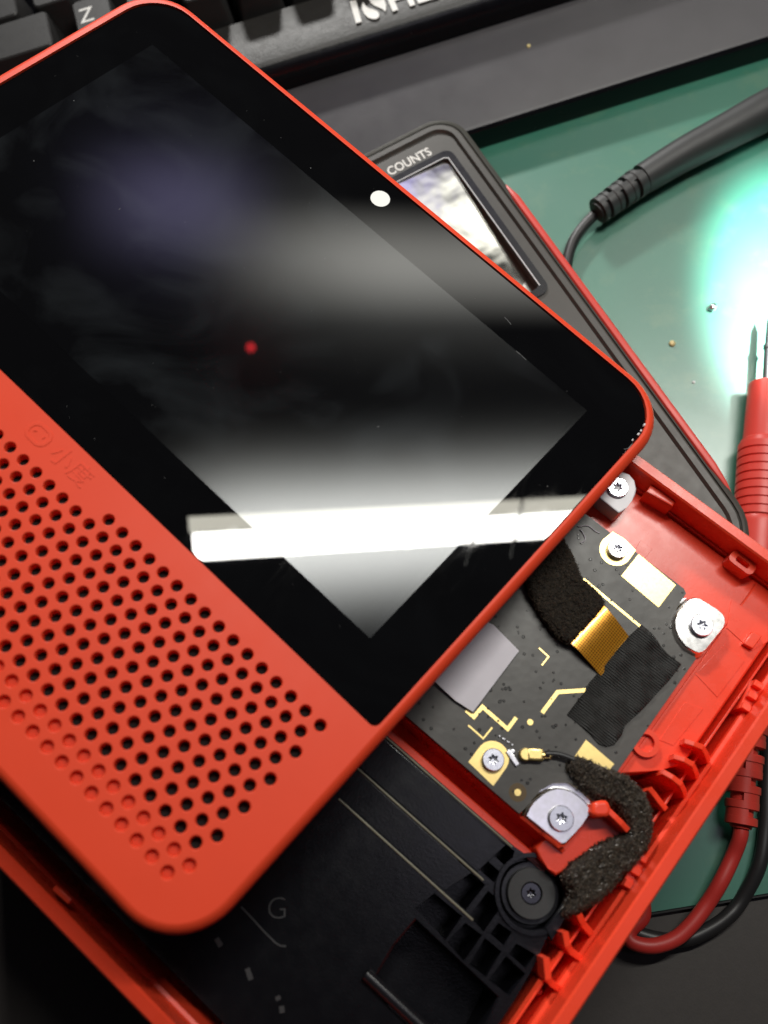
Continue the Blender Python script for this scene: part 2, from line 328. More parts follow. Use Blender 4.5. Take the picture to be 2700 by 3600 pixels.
# ------------------------------------------------------------------ desk and mat
bm = bmesh.new(); vs = [bm.verts.new(p) for p in ((-1500, -1500, -2.6), (1500, -1500, -2.6), (1500, 1500, -2.6), (-1500, 1500, -2.6))]; bm.faces.new(vs)
obj('desk', bm, DESKM, kind='structure')
e0, e1 = at(2270, 3210, 0), at(2700, 3140, 0); d = (e1 - e0) / np.linalg.norm(e1 - e0); nn = A([-d[1], d[0], 0])
q = [e0 - d * 75, e0 + d * 500, e0 + d * 500 + nn * 900, e0 - d * 75 + nn * 900]
mt = thing('work_mat', 'large green rubber work mat with a dark edge under the tools and the keyboard', 'mat')
obj('mat_top', prism([tuple(p[:2]) for p in q], -0.6, 0.0), MATG, mt)
obj('mat_core', prism([tuple((p - nn * 0.7 * (1 if i < 2 else 0))[:2]) for i, p in enumerate(q)], -2.6, -0.6), MATE, mt)
# ------------------------------------------------------------------ keyboard
kb = thing('computer_keyboard', 'black computer keyboard with a grey palm rest and white lettering along its front bezel', 'keyboard', KEYB)
def extr(profile, s0, s1, m, name, par, bev=0.0):
    bm = bmesh.new(); n = len(profile)
    a = [bm.verts.new((s0, t, z)) for t, z in profile]; b = [bm.verts.new((s1, t, z)) for t, z in profile]
    skin(bm, a, b); bm.faces.new(a[::-1]); bm.faces.new(b)
    return obj(name, bm, m, par, smooth=50)
extr([(95.7, 0.3), (95.7, 9.75), (97, 10.1), (132.0, 13.6), (132.7, 13.6), (132.7, 0.3)], -170, 330, KBP, 'palm_rest', kb)
extr([(94.7, 0.3), (94.6, 8.2), (94.9, 9.2), (95.65, 9.7), (95.65, 0.3)], -170, 330, BLACKP, 'shade_dark_lip', kb)  # unlit front of the palm rest, its shade put into black plastic
arc = [(133.0 + 5.5 - 5.5 * math.cos(t), 17.5 + 6.0 * math.sin(t)) for t in [i * math.pi / 2 / 8 for i in range(9)]]
extr([(137.95, 0.3), (132.9, 0.3), (132.9, 12.0)] + [q for q in arc if q[0] < 136.6] + [(137.95, 22.2)], -170, 330, BLACKP, 'shade_dark_wall', kb)  # lower bezel curve in black: shade given as colour
extr([(138.0, 0.3), (136.3, 22.3)] + [q for q in arc if q[0] > 136.3] + [(157.5, 24.6), (158, 24.1), (158.2, 12)] + [(158.2, 0.3)], -170, 330, KBT, 'front_bezel', kb)
extr([(158.25, 0.3), (158.25, 13), (330, 17), (330, 0.3)], -170, 330, BLACKP, 'key_bed', kb)
lg = []
def kt(pts, name='bezel_letter'):
    bm = prism(pts, 24.2, lambda x, y: 23.75 + (y - 138.5) * (1.1 / 19.0) + 0.12); obj(name, bm, WHITEP, kb, smooth=0)
kt([(56.4, 141.4), (58.4, 141.4), (59.2, 151.2), (57.0, 151.4)])
kl = crop(1200, 0, 0.2411, KEYB, 24.3)
kt(kl([(315, 35), (300, 80), (305, 140), (335, 200), (385, 250), (450, 272), (510, 270), (545, 245), (552, 200), (530, 165), (470, 135), (400, 120), (355, 90)]))
kt(kl([(405, 0), (430, 45), (490, 85), (560, 112), (612, 135), (638, 165), (652, 120), (650, 60), (628, 0), (580, -70), (500, -110), (430, -80)]))
kt([(69.8, 141.5), (71.8, 141.6), (71.8, 152), (69.6, 152)]); kt([(76.1, 141.4), (78.0, 141.5), (78.0, 152), (75.8, 152)]); kt([(71.8, 145.8), (75.9, 145.8), (75.9, 147.6), (71.8, 147.6)])
kt([(79.2, 141.5), (86.5, 141.4), (86.5, 143.0), (81.2, 143.1), (81.2, 152), (79.2, 152)])
def key(s0, s1, t0, t1, name='keycap', zt=34.0, legend=None):
    bm = bmesh.new(); lo = ring(bm, rrect(s0 - 1.6, s1 + 1.6, t0 - 2.2, t1 + 1.2, 1.2, 4), 21.0); mi = ring(bm, rrect(s0, s1, t0, t1, 1.8, 4), zt - 0.5); hi = ring(bm, rrect(s0 + 0.5, s1 - 0.5, t0 + 0.5, t1 - 0.5, 1.6, 4), zt)
    skin(bm, lo, mi); skin(bm, mi, hi); bm.faces.new(hi); bm.faces.new(lo[::-1])
    o = obj(name, bm, KEYM, kb)
    stem = box((s0 + s1) / 2, (t0 + t1) / 2, 13.2, 21.0, 7, 7); obj('key_stem', stem, BLACKP, o)
    if legend: obj('legend', text_bm(*legend), WHITEP, o, smooth=0)
    return o
def keyz(s0, s1, t0, t1, leg=None): return key(s0, s1, t0, t1, legend=leg)
keyz(-90, -46, 163.0, 179.5)                                         # shift
keyz(-36.8, -23.5, 163.0, 179.0, ('Z', 9.6, 0.03, (-35.3, 167.9), (0.86, 0.0), (0.05, 1.0), 34.04))
for i in range(1, 12): keyz(-36.8 + 19 * i, -23.5 + 19 * i, 163.0 if i < 2 else 163.0, 179.0)
keyz(-88, -56, 182, 198)
for i in range(0, 12): keyz(-50 + 19 * i, -36.7 + 19 * i, 182, 198)
# ------------------------------------------------------------------ multimeter
mm = thing('multimeter', 'grey multimeter in a black and red rubber holster showing the word counts above its display', 'multimeter', METER)
def shell(outer, inset_pts, zs, m, name, par, close=True, floor=True):
    bm = bmesh.new(); prev = None
    for pts, z in zip(inset_pts, zs):
        r = ring(bm, pts, z)
        if prev: skin(bm, prev, r)
        elif floor: bm.faces.new(r[::-1])
        prev = r
    if close: bm.faces.new(prev)
    return obj(name, bm, m, par, smooth=40)
def mr(i, top=0.0): return rrect(-75.4 + i, 98 - i, 16 + i, 92.6 - i, (max(1.5, 11 - i), max(1.5, 16 - i), max(1.5, 16 - i), max(1.5, 11 - i)), 8)
shell(None, [mr(4), mr(1), mr(0), mr(0), mr(0.5), mr(1.4), mr(2.0), mr(2.0), mr(3.9), mr(3.9)], [0.3, 2, 6, 24.2, 25.6, 26.0, 25.8, 25.2, 25.1, 24.6], GRUB, 'holster', mm, close=False)
shell(None, [mr(2.3), mr(2.3), mr(2.9), mr(4.6), mr(5.3), mr(5.6)], [24.2, 25.7, 26.2, 26.2, 25.3, 24.9], FACE, 'body_rim', mm, close=False, floor=False)
bm = bmesh.new(); lp = sheet_with_holes(bm, mr(5.4), [rrect(-59.5, -2.7, 24.3, 82.1, 2.1, 6)], 25.3)
e = offset_loop(bm, lp[1], (-31, 53), 1.0, -3.8); skin(bm, lp[1], e); e = offset_loop(bm, lp[0], (-31, 53), 1.0, -0.8); skin(bm, lp[0], e)
obj('face_plate', bm, FACE, mm)
bm = bmesh.new()
lp = sheet_with_holes(bm, rrect(-61.9, 0.0, 22, 84.2, 3.0, 6), [rrect(-59.6, -2.6, 24.2, 82.2, 2.2, 6)], 25.9)
ee = offset_loop(bm, lp[0], (-31, 53), 1.0, -0.6); skin(bm, lp[0], ee); ei = offset_loop(bm, lp[1], (-31, 53), 1.0, -0.58); skin(bm, lp[1], ei)
obj('display_bezel', bm, BLACKG, mm)
obj('bezel_edge_line', ribbon([(-59.4, 24.6), (-59.4, 80.6), (-58.6, 81.9), (-3, 82.0)], 0.32, 25.92, 25.98), CHIP, mm, smooth=0)
bm = bmesh.new(); obj('display_window', prism(rrect(-59.5, -2.7, 24.3, 82.1, 2.1, 6), 21.4, lambda x, y: 24.0 + 0.036 * (-0.882 * (x + 31) + 0.471 * (y - 53)) - 0.068 * (0.471 * (x + 31) + 0.882 * (y - 53))), MLCD, mm)
obj('lettering', text_bm('0 COUNTS', 4.7, 0.03, (-63.1, 59.9), (0.0, 0.82), (-1.0, 0.0), 25.36, 0.08), WHITEP, mm, smooth=0)
bm = bmesh.new(); pr = [(90.9, 26.0), (91.3, 26.5), (92.2, 26.7), (93.0, 26.4), (93.5, 25.4), (93.6, 8.0), (92.4, 8.0), (90.9, 24.0)]
secs = []
for x, k in ((-41, 0.0), (-39.5, 0.35), (-34, 1.0), (70, 1.0), (76, 0.6), (79.5, 0.05)):
    secs.append([bm.verts.new((x, 92.0 + (t - 92.0) * k + 0.1, 25.2 + (z - 25.2) * (k if z > 25 else 1))) for t, z in pr])
for a_, b_ in zip(secs, secs[1:]): skin(bm, a_, b_)
bm.faces.new(secs[0][::-1]); bm.faces.new(secs[-1])
obj('red_side_strip', bm, REDS, mm)
# ------------------------------------------------------------------ back shell
bs = thing('back_shell', 'open red plastic rear housing of the smart display holding the circuit board', 'housing', BASE)
def br(i, r=13.0): return rrect(-31.5 + i, 143.8 - i, -118.3 + i, 36.8 - i, max(r - i, 2.0), 8)
bm = bmesh.new(); prev = None
for pts, z in ((br(6), 30.0), (br(2.2), 30.6), (br(0.4), 32.5), (br(0), 36), (br(0), 58.5), (br(0.4), 59.0), (br(2.5), 59.0), (br(2.9), 58.6), (br(2.9), 50.0), (br(3.6), 49.6), (br(4.2), 34.0)):
    r = ring(bm, pts, z)
    if prev: skin(bm, prev, r)
    else: bm.faces.new(r[::-1])
    prev = r
bm.faces.new(prev)
obj('shell', bm, REDI, bs, smooth=30)
# added unseen block under the shell, stops light leaking beneath it
def desk_zb(x, y): return -(15.137 - 0.07893 * x - 0.119797 * y) / 0.989656 + 0.6
obj('light_block', prism(rrect(-24, 137, -111, -26, 9), desk_zb, lambda x, y: 30.6), REDI, bs)
# raised platform that carries the board, with a sloped side towards the speaker box
bm = bmesh.new()
prof = [(33.0, 33.9), (33.0, 50.3), (32.5, 50.8), (-43.4, 50.8), (-44.2, 50.4), (-45.0, 42.6), (-46.8, 41.4), (-47.3, 41.6), (-47.5, 45.6), (-47.8, 45.9), (-49.25, 45.9), (-49.25, 33.9)]
cuts = [(-25, None), (127, None)]
a_ = [bm.verts.new((-25, t, z)) for t, z in prof]; b_ = [bm.verts.new((126.5, t, z)) for t, z in prof]
skin(bm, a_, b_); bm.faces.new(a_[::-1]); bm.faces.new(b_)
obj('platform', bm, REDI, bs, smooth=40)
obj('platform_ledge', prism([(126.5, 33.0), (135.2, 33.0), (136, 32.2), (136, -13), (133, -17), (126.5, -24)], 33.9, 50.78, 0.5), REDI, bs)
# thin lip along the right wall
obj('wall_lip', box(137.9, -38, 33.9, 49.0, 0.5, 128, 0, 0.1), REDI, bs)
obj('wall_lip', box(55, 33.62, 33.9, 51.4, 160, 0.45, 0, 0.1), REDI, bs)
C22 = lambda z: crop(2200, 2200, 0.30139, BASE, z); C26 = lambda z: crop(2200, 2600, 0.30139, BASE, z); C2717 = lambda z: crop(2200, 1700, 0.30139, BASE, z)
c6_ = crop(1350, 1800, 0.8137, BASE, 50.9)
C17 = lambda z: crop(1700, 3100, 0.30139, BASE, z); C20 = lambda z: crop(2000, 2700, 0.30139, BASE, z)
def fin(path, zs, th, zlow, name='rib'):
    bm = bmesh.new(); n = len(path); P = [Vector(p) for p in path]; rows = []
    for i, p in enumerate(P):
        dd = (P[min(i + 1, n - 1)] - P[max(i - 1, 0)]).normalized(); nv = Vector((-dd.y, dd.x)) * th / 2
        rows.append([bm.verts.new((*(p + nv), zlow)), bm.verts.new((*(p + nv), zs[i] - 0.12)), bm.verts.new((*(p + nv * 0.75), zs[i])), bm.verts.new((*(p - nv * 0.75), zs[i])), bm.verts.new((*(p - nv), zs[i] - 0.12)), bm.verts.new((*(p - nv), zlow))])
    for r0, r1 in zip(rows, rows[1:]): skin(bm, r0, r1)
    bm.faces.new(rows[0][::-1]); bm.faces.new(rows[-1])
    obj(name, bm, REDI, bs, smooth=0)
c = C26(54)
for pts in ([(690, 15), (790, 50), (900, 90), (975, 165), (1045, 240)], [(560, 195), (680, 235), (785, 290), (850, 365), (912, 432)], [(435, 375), (540, 440), (650, 520), (710, 590), (770, 655)], [(290, 570), (350, 630), (430, 720), (520, 808)]):
    P = c(pts); fin(P, [54.0, 54.3, 54.0, 52.6, 50.6][-len(P):] if len(P) == 5 else [53.6, 53.0, 52.4, 51.6], 1.15, 33.9)
c = C17(52)
for pts in ([(1095, 375), (1130, 440), (1180, 510), (1290, 620)], [(935, 580), (970, 740), (1030, 820), (1160, 905)], [(715, 880), (745, 1130), (800, 1190), (905, 1262)]):
    fin(c(pts), [53.5, 53, 52.0, 50.6], 1.3, 33.9)
def clip(p0, p1, z0, z1, steps=5):
    """snap catch: a bar with two raised teeth"""
    p0, p1 = Vector(p0), Vector(p1); dd = (p1 - p0); L = dd.length; dd.normalize(); nv = Vector((-dd.y, dd.x)); ang = math.atan2(dd.y, dd.x)
    bm = bmesh.new()
    mid = (p0 + p1) / 2; box(mid.x, mid.y, z0, z1 - 1.6, L, 2.2, ang, 0.15, bm)
    for f, hh in ((0.1, 0.0), (0.5, 0.0), (0.9, -0.5)):
        q = p0 + dd * L * f; b2 = bmesh.new(); box(q.x, q.y, z1 - 1.7, z1 + hh, L * 0.2, 2.0, ang, 0.2, b2)
        me = bpy.data.meshes.new('x'); b2.to_mesh(me); b2.free(); bm.from_mesh(me); bpy.data.meshes.remove(me)
    obj('snap_catch', bm, REDI, bs, smooth=0)
c = C22(51); p = c([(1545, 660), (1385, 985)]); clip(p[0], p[1], 44, 52)
c = C20(51); p = c([(865, 1010), (680, 1400)]); clip(p[0], p[1], 44, 52)
c = C2717(56); p = c([(260, 60), (565, 235)]); q = (Vector(p[0]) + Vector(p[1])) / 2; d2 = Vector(p[1]) - Vector(p[0])
obj('wall_rib', box(q.x, q.y, 49.7, 56.5, d2.length, 2.2, math.atan2(d2.y, d2.x), 0.4), REDI, bs)
p = C2717(54)([(1290, 720), (1560, 920)]); q = (Vector(p[0]) + Vector(p[1])) / 2; q.y = 32.3; d2 = Vector(p[1]) - Vector(p[0])
bm = bmesh.new(); L2 = d2.length; ang = math.atan2(d2.y, d2.x)
lp = sheet_with_holes(bm, rrect(-L2 / 2, L2 / 2, -1.6, 1.6, 1.2, 5), [rrect(-L2 / 2 + 1.5, L2 / 2 - 1.5, -0.7, 0.7, 0.4, 3)], 55.2)
for l_, dz in ((lp[0], -5.0), (lp[1], -2.0)):
    e = offset_loop(bm, l_, (0, 0), 1.0, dz); skin(bm, l_, e)
    if dz == -2.0: bm.faces.new(e)
bmesh.ops.rotate(bm, cent=(0, 0, 0), matrix=Matrix.Rotation(ang, 3, 'Z'), verts=bm.verts); bmesh.ops.translate(bm, vec=(q.x, q.y, 0), verts=bm.verts)
obj('wall_slot', bm, REDI, bs, smooth=30)
for q_, h_ in (([(1345, 700), (1470, 575), (1560, 640), (1440, 800)], 50.92), ([(1500, 380), (1659, 470), (1659, 560), (1590, 600), (1480, 500)], 50.95), ([(1300, 820), (1380, 850), (1250, 1010), (1190, 985)], 50.9), ([(1110, 120), (1160, 160), (1120, 210), (1075, 175)], 50.95)):
    obj('floor_step', prism(c6_(q_), 50.7, h_, 0.06), REDI, bs)
p = C22(52)([(1480, 60), (1590, 120), (1480, 270), (1370, 205)]); obj('floor_block', prism(p, 50.7, 52.2, 0.25), REDI, bs)
cx, cy = C22(51.2)([(225, 1370)])[0]
bm = bmesh.new(); lp = sheet_with_holes(bm, circ(cx, cy, 3.0, 40), [circ(cx, cy, 1.9, 40)], 51.9)
for l_ in lp:
    e = offset_loop(bm, l_, (cx, cy), 1.0, -1.1); skin(bm, l_, e)
obj('screw_ring', bm, REDI, bs)
# hook post in the corner by the foam, and the boss under it
c8 = lambda z: crop(1350, 2700, 0.8137, BASE, z)
p = c8(50)([(655, 345), (700, 300), (770, 280), (880, 195), (905, 172), (985, 225), (1042, 285), (960, 312), (880, 372), (800, 428), (745, 466), (712, 436), (672, 388)])
obj('corner_web', prism(p, 33.9, 49.6, 0.5, 3), REDI, bs)
p = c8(55)([(903, 152), (915, 144), (940, 138), (960, 139), (970, 147), (984, 178), (978, 200), (965, 212), (925, 214), (900, 205), (893, 190)])
obj('hook_post', prism(p, 34.0, 55.2, 0.8, 3), REDI, bs)
fin(c8(55)([(965, 178), (1000, 212), (1030, 240), (1062, 270)]), [55.0, 55.0, 54.8, 54.0], 1.2, 34.0, 'hook_fin')
p = at(205, 3160, 59, BASE)
obj('rim_notch', box(p[0], p[1] + 1.0, 57.5, 59.35, 4.2, 1.0, 0.05, 0.2), REDI, bs)
p = C17(46)([(660, 1285)])[0]; obj('locating_pin', tube([(p[0], p[1], 38), (p[0], p[1], 45), (p[0], p[1], 45.6)], [0.9, 0.9, 0.5], 14), REDI, bs)
# ------------------------------------------------------------------ circuit board
pc = thing('circuit_board', 'dark circuit board with gold pads, amber flex cable and black cloth tape', 'circuit board', BASE)
ZB = 52.0
c6 = lambda z: crop(1350, 1800, 0.8137, BASE, z); c15 = lambda z: crop(1500, 2200, 0.30139, BASE, z); c19 = lambda z: crop(1900, 2200, 0.30139, BASE, z)
c13 = lambda z: crop(1300, 2600, 0.30139, BASE, z); c1727 = lambda z: crop(1700, 2700, 0.30139, BASE, z); c18 = lambda z: crop(1800, 1700, 0.30139, BASE, z)
FP = crop(0, 0, 1.0, BASE, ZB)
outl = [(40, 19.7), (40, -43.9)] + FP([(1800, 2838), (1826, 2860), (1848, 2840), (1872, 2810), (1905, 2775), (1950, 2752), (2000, 2752), (2040, 2775), (2085, 2815), (2130, 2775), (2188, 2687), (2440, 2325), (2448, 2316), (2440, 2305), (2400, 2282), (2374, 2245), (2362, 2200), (2368, 2158), (2402, 2102), (2412, 2086), (2404, 2069)])
bm = prism(outl, ZB - 1.1, ZB)
o = obj('board', bm, [PCBM, PCBE], pc, smooth=0)
for pl in o.data.polygons:
    if abs(pl.normal.z) < 0.5: pl.material_index = 1
obj('support_plate', prism([(42, 17), (42, -43.0), (108, -43.0), (122, -30), (122, 0), (110, 16)], 50.82, ZB - 1.12), STEEL, pc)
GOLDS = []
def gold(pts, name='gold_pad', h=0.06): GOLDS.append(pts); obj(name, prism(pts, ZB + 0.005, ZB + h), GOLD, pc, smooth=0)
gold(c6(ZB)([(1100, 182), (1260, 315), (1186, 412), (1025, 276)]))
gold(c19(ZB)([(530, 1330), (860, 1612), (720, 1790), (388, 1540)]))
def hull(pts):
    pts = sorted(pts); H = []
    for seq in (pts, pts[::-1]):
        h_ = []
        for p in seq:
            while len(h_) > 1 and (h_[-1][0] - h_[-2][0]) * (p[1] - h_[-2][1]) - (h_[-1][1] - h_[-2][1]) * (p[0] - h_[-2][0]) <= 0: h_.pop()
            h_.append(p)
        H += h_[:-1]
    return H
x, y = c6(ZB)([(1000, 166)])[0]; gold(hull(circ(x, y, 3.75, 40) + c6(ZB)([(988, 85), (1088, 165), (1045, 218)])), 'screw_pad')
x, y = c13(ZB)([(1432, 212)])[0]; gold(hull(circ(x, y, 3.5, 40) + c13(ZB)([(1150, 262), (1440, 542)])), 'screw_pad')
def trace(pts, wpx, name='copper_trace'):
    wmm = wpx / 14.6; obj(name, ribbon(pts, wmm, ZB + 0.005, ZB + 0.05), GOLD, pc, smooth=0)
trace(c6(ZB)([(862, 290), (1108, 495)]), 9); trace(c6(ZB)([(670, 588), (711, 625), (682, 662)]), 5)
trace(c6(ZB)([(683, 868), (750, 778), (872, 770)]), 13)
trace(c15(ZB)([(460, 985), (550, 1065), (650, 945), (945, 1205), (1045, 1070)]), 12); trace(c15(ZB)([(485, 1160), (660, 1315), (765, 1185)]), 5)
x, y = c15(ZB)([(1207, 1125)])[0]; gold(circ(x, y, 0.66, 20), 'test_point')
x, y = c1727(ZB)([(398, 285)])[0]; obj('bare_ring', prism(circ(x, y, 1.9, 28), ZB + 0.003, ZB + 0.02), BROWN, pc, smooth=0); obj('test_point', prism(circ(x, y, 0.72, 20), ZB + 0.025, ZB + 0.07), GOLD, pc, smooth=0)
# faint signal traces under the mask and small vias with real height
for pts in ([(820, 930), (960, 1050), (1080, 1165), (1200, 1185), (1390, 1330)], [(840, 915), (980, 1040), (1095, 1150), (1210, 1165), (1410, 1310)], [(860, 900), (1000, 1020), (1110, 1130), (1230, 1150), (1430, 1290)]):
    obj('signal_trace', ribbon(crop(1200, 2200, 0.30139, BASE, ZB)(pts), 0.28, ZB - 0.02, ZB + 0.035), PCBM, pc, smooth=0)
for pts in ([(330, 150), (560, 140), (660, 10)], [(340, 125), (540, 115), (620, 10)], [(380, 100), (520, 92), (580, 10)]):
    obj('signal_trace', ribbon(c1727(ZB)(pts), 0.28, ZB - 0.02, ZB + 0.035), PCBM, pc, smooth=0)
bm = bmesh.new(); rnd = random.Random(3); cnt = 0
while cnt < 260:
    px, py = rnd.uniform(1420, 2420), rnd.uniform(1850, 2800); x, y = at(px, py, ZB, BASE)[:2]
    if not inside((x, y), outl) or any(inside((x, y), g_) for g_ in GOLDS): continue
    r = rnd.uniform(0.22, 0.42); cnt += 1
    lo = ring(bm, circ(x, y, r, 8), ZB + 0.001); hi = ring(bm, circ(x, y, r * 0.6, 8), ZB + 0.06 + rnd.random() * 0.04); skin(bm, lo, hi); bm.faces.new(hi)
obj('filled_vias', bm, mat('via_mask', (0.022, 0.021, 0.020), 0.30, var=0.2), pc, kind='stuff')
for i in range(6):
    x, y = c15(ZB)([(850 + 27 * i, 1290 + 18 * i)])[0]; obj('solder_dot', prism(circ(x + (i % 2) * 0.25, y, 0.26, 8), ZB, ZB + 0.3, 0.12), STEEL, pc)
x, y = c6(ZB)([(1004, 165)])[0]; screw(pc, x, y, 2.35, ZB, ZB + 1.5, a0=0.9)
x, y = c13(ZB)([(1432, 240)])[0]; screw(pc, x, y, 2.35, ZB, ZB + 1.4)
def bracket(pts, sc_pt, r, a0, zt):
    bm = bmesh.new(); P = ccw(pts); cx = sum(p[0] for p in P) / len(P); cy = sum(p[1] for p in P) / len(P)
    prev = None
    for k, z in ((1.10, 50.83), (1.06, 51.6), (1.02, zt - 0.8), (0.985, zt - 0.22), (0.95, zt), (0.93, zt)):
        rg = [bm.verts.new((cx + (x - cx) * k, cy + (y - cy) * k, z)) for x, y in P]
        if prev: skin(bm, prev, rg)
        else: bm.faces.new(rg[::-1])
        prev = rg
    bm.faces.new(prev)
    o = obj('mounting_tab', bm, CHROME, pc, smooth=60)
    screw(o, sc_pt[0], sc_pt[1], r, zt + 0.003, zt + 1.1, a0=a0)
obj('tab_neck', prism(c6(51)([(1350, 372), (1290, 372), (1225, 430), (1205, 510), (1260, 590), (1345, 618)]), 50.81, 50.885), STEEL, pc, smooth=0)
obj('tab_neck', prism(c1727(51)([(455, 560), (590, 260), (850, 120), (1150, 240), (1270, 440), (1100, 560), (700, 560)]), 50.81, 50.885), STEEL, pc, smooth=0)
bracket(c6(53)([(1292, 400), (1312, 378), (1338, 368), (1362, 372), (1440, 420), (1462, 438), (1473, 458), (1475, 480), (1468, 500), (1392, 596), (1375, 610), (1358, 614), (1340, 608), (1300, 585), (1270, 548), (1254, 508), (1252, 470), (1264, 432)]), c6(54)([(1372, 490)])[0], 2.55, 0.5, 53.4)
bracket(c1727(53)([(480, 560), (520, 470), (570, 400), (680, 305), (760, 260), (850, 235), (930, 240), (1010, 265), (1100, 320), (1180, 390), (1235, 460), (1228, 560), (1150, 680), (1040, 800), (950, 890), (900, 895), (700, 740)]), c1727(54)([(905, 590)])[0], 2.6, 1.0, 53.4)
# grey thermal sheet, slightly lifted at its lower edge
p = c15(53)([(640, -80), (780, -10), (1078, 292), (540, 1005), (330, 868), (200, 750), (90, 640), (330, 350)])
obj('thermal_sheet', prism(p, 52.7, 53.0), GREYS, pc)
# flex cable
def strip(rows, th, name, m, par, sub=1):
    """rows: list of cross rows of (x,y,z); gives a sheet with thickness"""
    bm = bmesh.new(); up = [[bm.verts.new(q) for q in r] for r in rows]; dn = [[bm.verts.new((q[0], q[1], q[2] - th)) for q in r] for r in rows]
    n = len(rows); k = len(rows[0])
    for i in range(n - 1):
        for j in range(k - 1):
            bm.faces.new((up[i][j], up[i][j + 1], up[i + 1][j + 1], up[i + 1][j])); bm.faces.new((dn[i][j], dn[i + 1][j], dn[i + 1][j + 1], dn[i][j + 1]))
    for i in range(n - 1):
        bm.faces.new((up[i][0], up[i + 1][0], dn[i + 1][0], dn[i][0])); bm.faces.new((up[i][-1], dn[i][-1], dn[i + 1][-1], up[i + 1][-1]))
    for j in range(k - 1):
        bm.faces.new((up[0][j], dn[0][j], dn[0][j + 1], up[0][j + 1])); bm.faces.new((up[-1][j], up[-1][j + 1], dn[-1][j + 1], dn[-1][j]))
    return obj(name, bm, m, par, smooth=60)
l0, l1 = [Vector(v) for v in c6(53)([(790, 560), (940, 705)])]; r0, r1 = [Vector(v) for v in c6(53)([(935, 400), (1075, 552)])]
rows = []
for i in range(13):
    t = i / 12; a1 = l0.lerp(l1, t); a2 = r0.lerp(r1, t); z = 54.0 - 1.5 * t + 0.9 * math.sin(t * math.pi) * (1 - t) * 1.4
    rows.append([(a1.x + (a2.x - a1.x) * j / 8, a1.y + (a2.y - a1.y) * j / 8, z) for j in range(9)])
strip(rows, 0.15, 'flex_cable', COPPER, pc)
# cloth tape: a wrinkled patch
tp = c6(53)([(1115, 485), (1145, 508), (1175, 540), (1200, 578), (1232, 612), (1290, 655), (1240, 722), (1185, 780), (1130, 842), (1080, 888), (1047, 920), (1030, 965), (1000, 1003), (965, 1012), (933, 1000), (890, 952), (845, 912), (795, 872), (832, 822), (870, 775), (890, 735), (930, 690), (990, 615), (1060, 535)])
bm = bmesh.new(); xs = [p[0] for p in tp]; ys = [p[1] for p in tp]; grid = []
gx, gy = np.arange(min(xs), max(xs), 0.55), np.arange(min(ys), max(ys), 0.55)
pts = [(float(x), float(y)) for x in gx for y in gy if inside((x, y), tp)]
vs = [Vector(p) for p in tp] + [Vector(p) for p in pts]; n0 = len(tp)
V, E_, Fc, *_r = delaunay_2d_cdt(vs, [(i, (i + 1) % n0) for i in range(n0)], [], 1, 1e-5)
def tz(x, y):
    h = 52.55 + 0.55 * noise.noise((x * 0.18, y * 0.35, 1.7)) + 0.22 * noise.noise((x * 0.5, y * 0.9, 4.0))
    dx = min(math.hypot(x - q[0], y - q[1]) for q in tp); m_ = min(1, dx / 1.2)
    l_ = ((x - l1.x) ** 2 + (y - l1.y) ** 2) ** 0.5
    return 52.35 + (h - 52.35) * m_ + 0.5 * math.exp(-((x - 111) ** 2 + (y - 1) ** 2) / 40)
bv = [bm.verts.new((v.x, v.y, tz(v.x, v.y))) for v in V]
for f_ in Fc:
    x = sum(V[i].x for i in f_) / 3; y = sum(V[i].y for i in f_) / 3
    if inside((x, y), tp): bm.faces.new([bv[i] for i in f_])
bd = [e for e in bm.edges if e.is_boundary]; ex = bmesh.ops.extrude_edge_only(bm, edges=bd)
for v in [g for g in ex['geom'] if isinstance(g, bmesh.types.BMVert)]: v.co.z = 52.06
obj('cloth_tape', bm, TAPE, pc, smooth=60)
# coax plug and its lead
cc = crop(1500, 2200, 0.30139, BASE, 53.2)
k0, k1, k2, k3 = [Vector(v) for v in cc([(1075, 1500), (1235, 1500), (1345, 1510), (1450, 1520)])]
dv = (k3 - k0).normalized(); ang = math.atan2(dv.y, dv.x)
cp = obj('coax_plug', prism(circ(*((k0 + k1) / 2), 1.35, 20), ZB, 53.7, 0.25), GOLD, pc)
obj('crimp_body', box(*((k1 + k2) / 2 - dv * 0.5), ZB + 0.25, 53.9, 3.3, 2.4, ang, 0.4), GOLD, cp)
obj('crimp_neck', tube([(*(k2 - dv * 0.3), 53.0), (*(k2 + dv * 0.5), 53.0), (*(k2 + dv * 0.6), 53.0), (*k3, 53.0)], [0.85, 0.85, 0.6, 0.62], 14), GOLD, cp)
q = k0 - dv * 0.6; obj('socket_base', box(q.x, q.y - 0.9, ZB, ZB + 0.6, 3.6, 1.0, ang - 0.95, 0.1), STEEL, cp); q2 = k0 - dv * 1.6; obj('solder_lug', box(q2.x, q2.y + 0.8, ZB, ZB + 0.5, 0.8, 0.8, ang, 0.15), STEEL, cp)
lead = [tuple(k3) + (53.0,)] + [v + (53.2,) for v in c19(53)([(60, 1495), (200, 1500), (330, 1540), (470, 1610), (620, 1720), (800, 1830)])]
obj('antenna_lead', tube(smooth_path([(*(k3 - dv * 0.4), 53.0)] + lead[1:], 6), 0.62, 12), CABLE, pc)
hp = [at(2030 + x, 1850 + y, ZB, BASE) for x, y in ((0, 0), (10, 2), (22, -1), (38, 0), (50, 8), (65, 20), (78, 24))]
obj('loose_fibre', tube(smooth_path([(p[0], p[1], ZB + 0.2) for p in hp], 5), 0.11, 6), GREYS, pc)
hp = [at(2038 + x, 1862 + y, ZB, BASE) for x, y in ((0, 0), (10, 12), (18, 30), (14, 42), (2, 48))]
obj('loose_fibre', tube(smooth_path([(p[0], p[1], ZB + 0.25) for p in hp], 5), 0.11, 6), GREYS, pc)
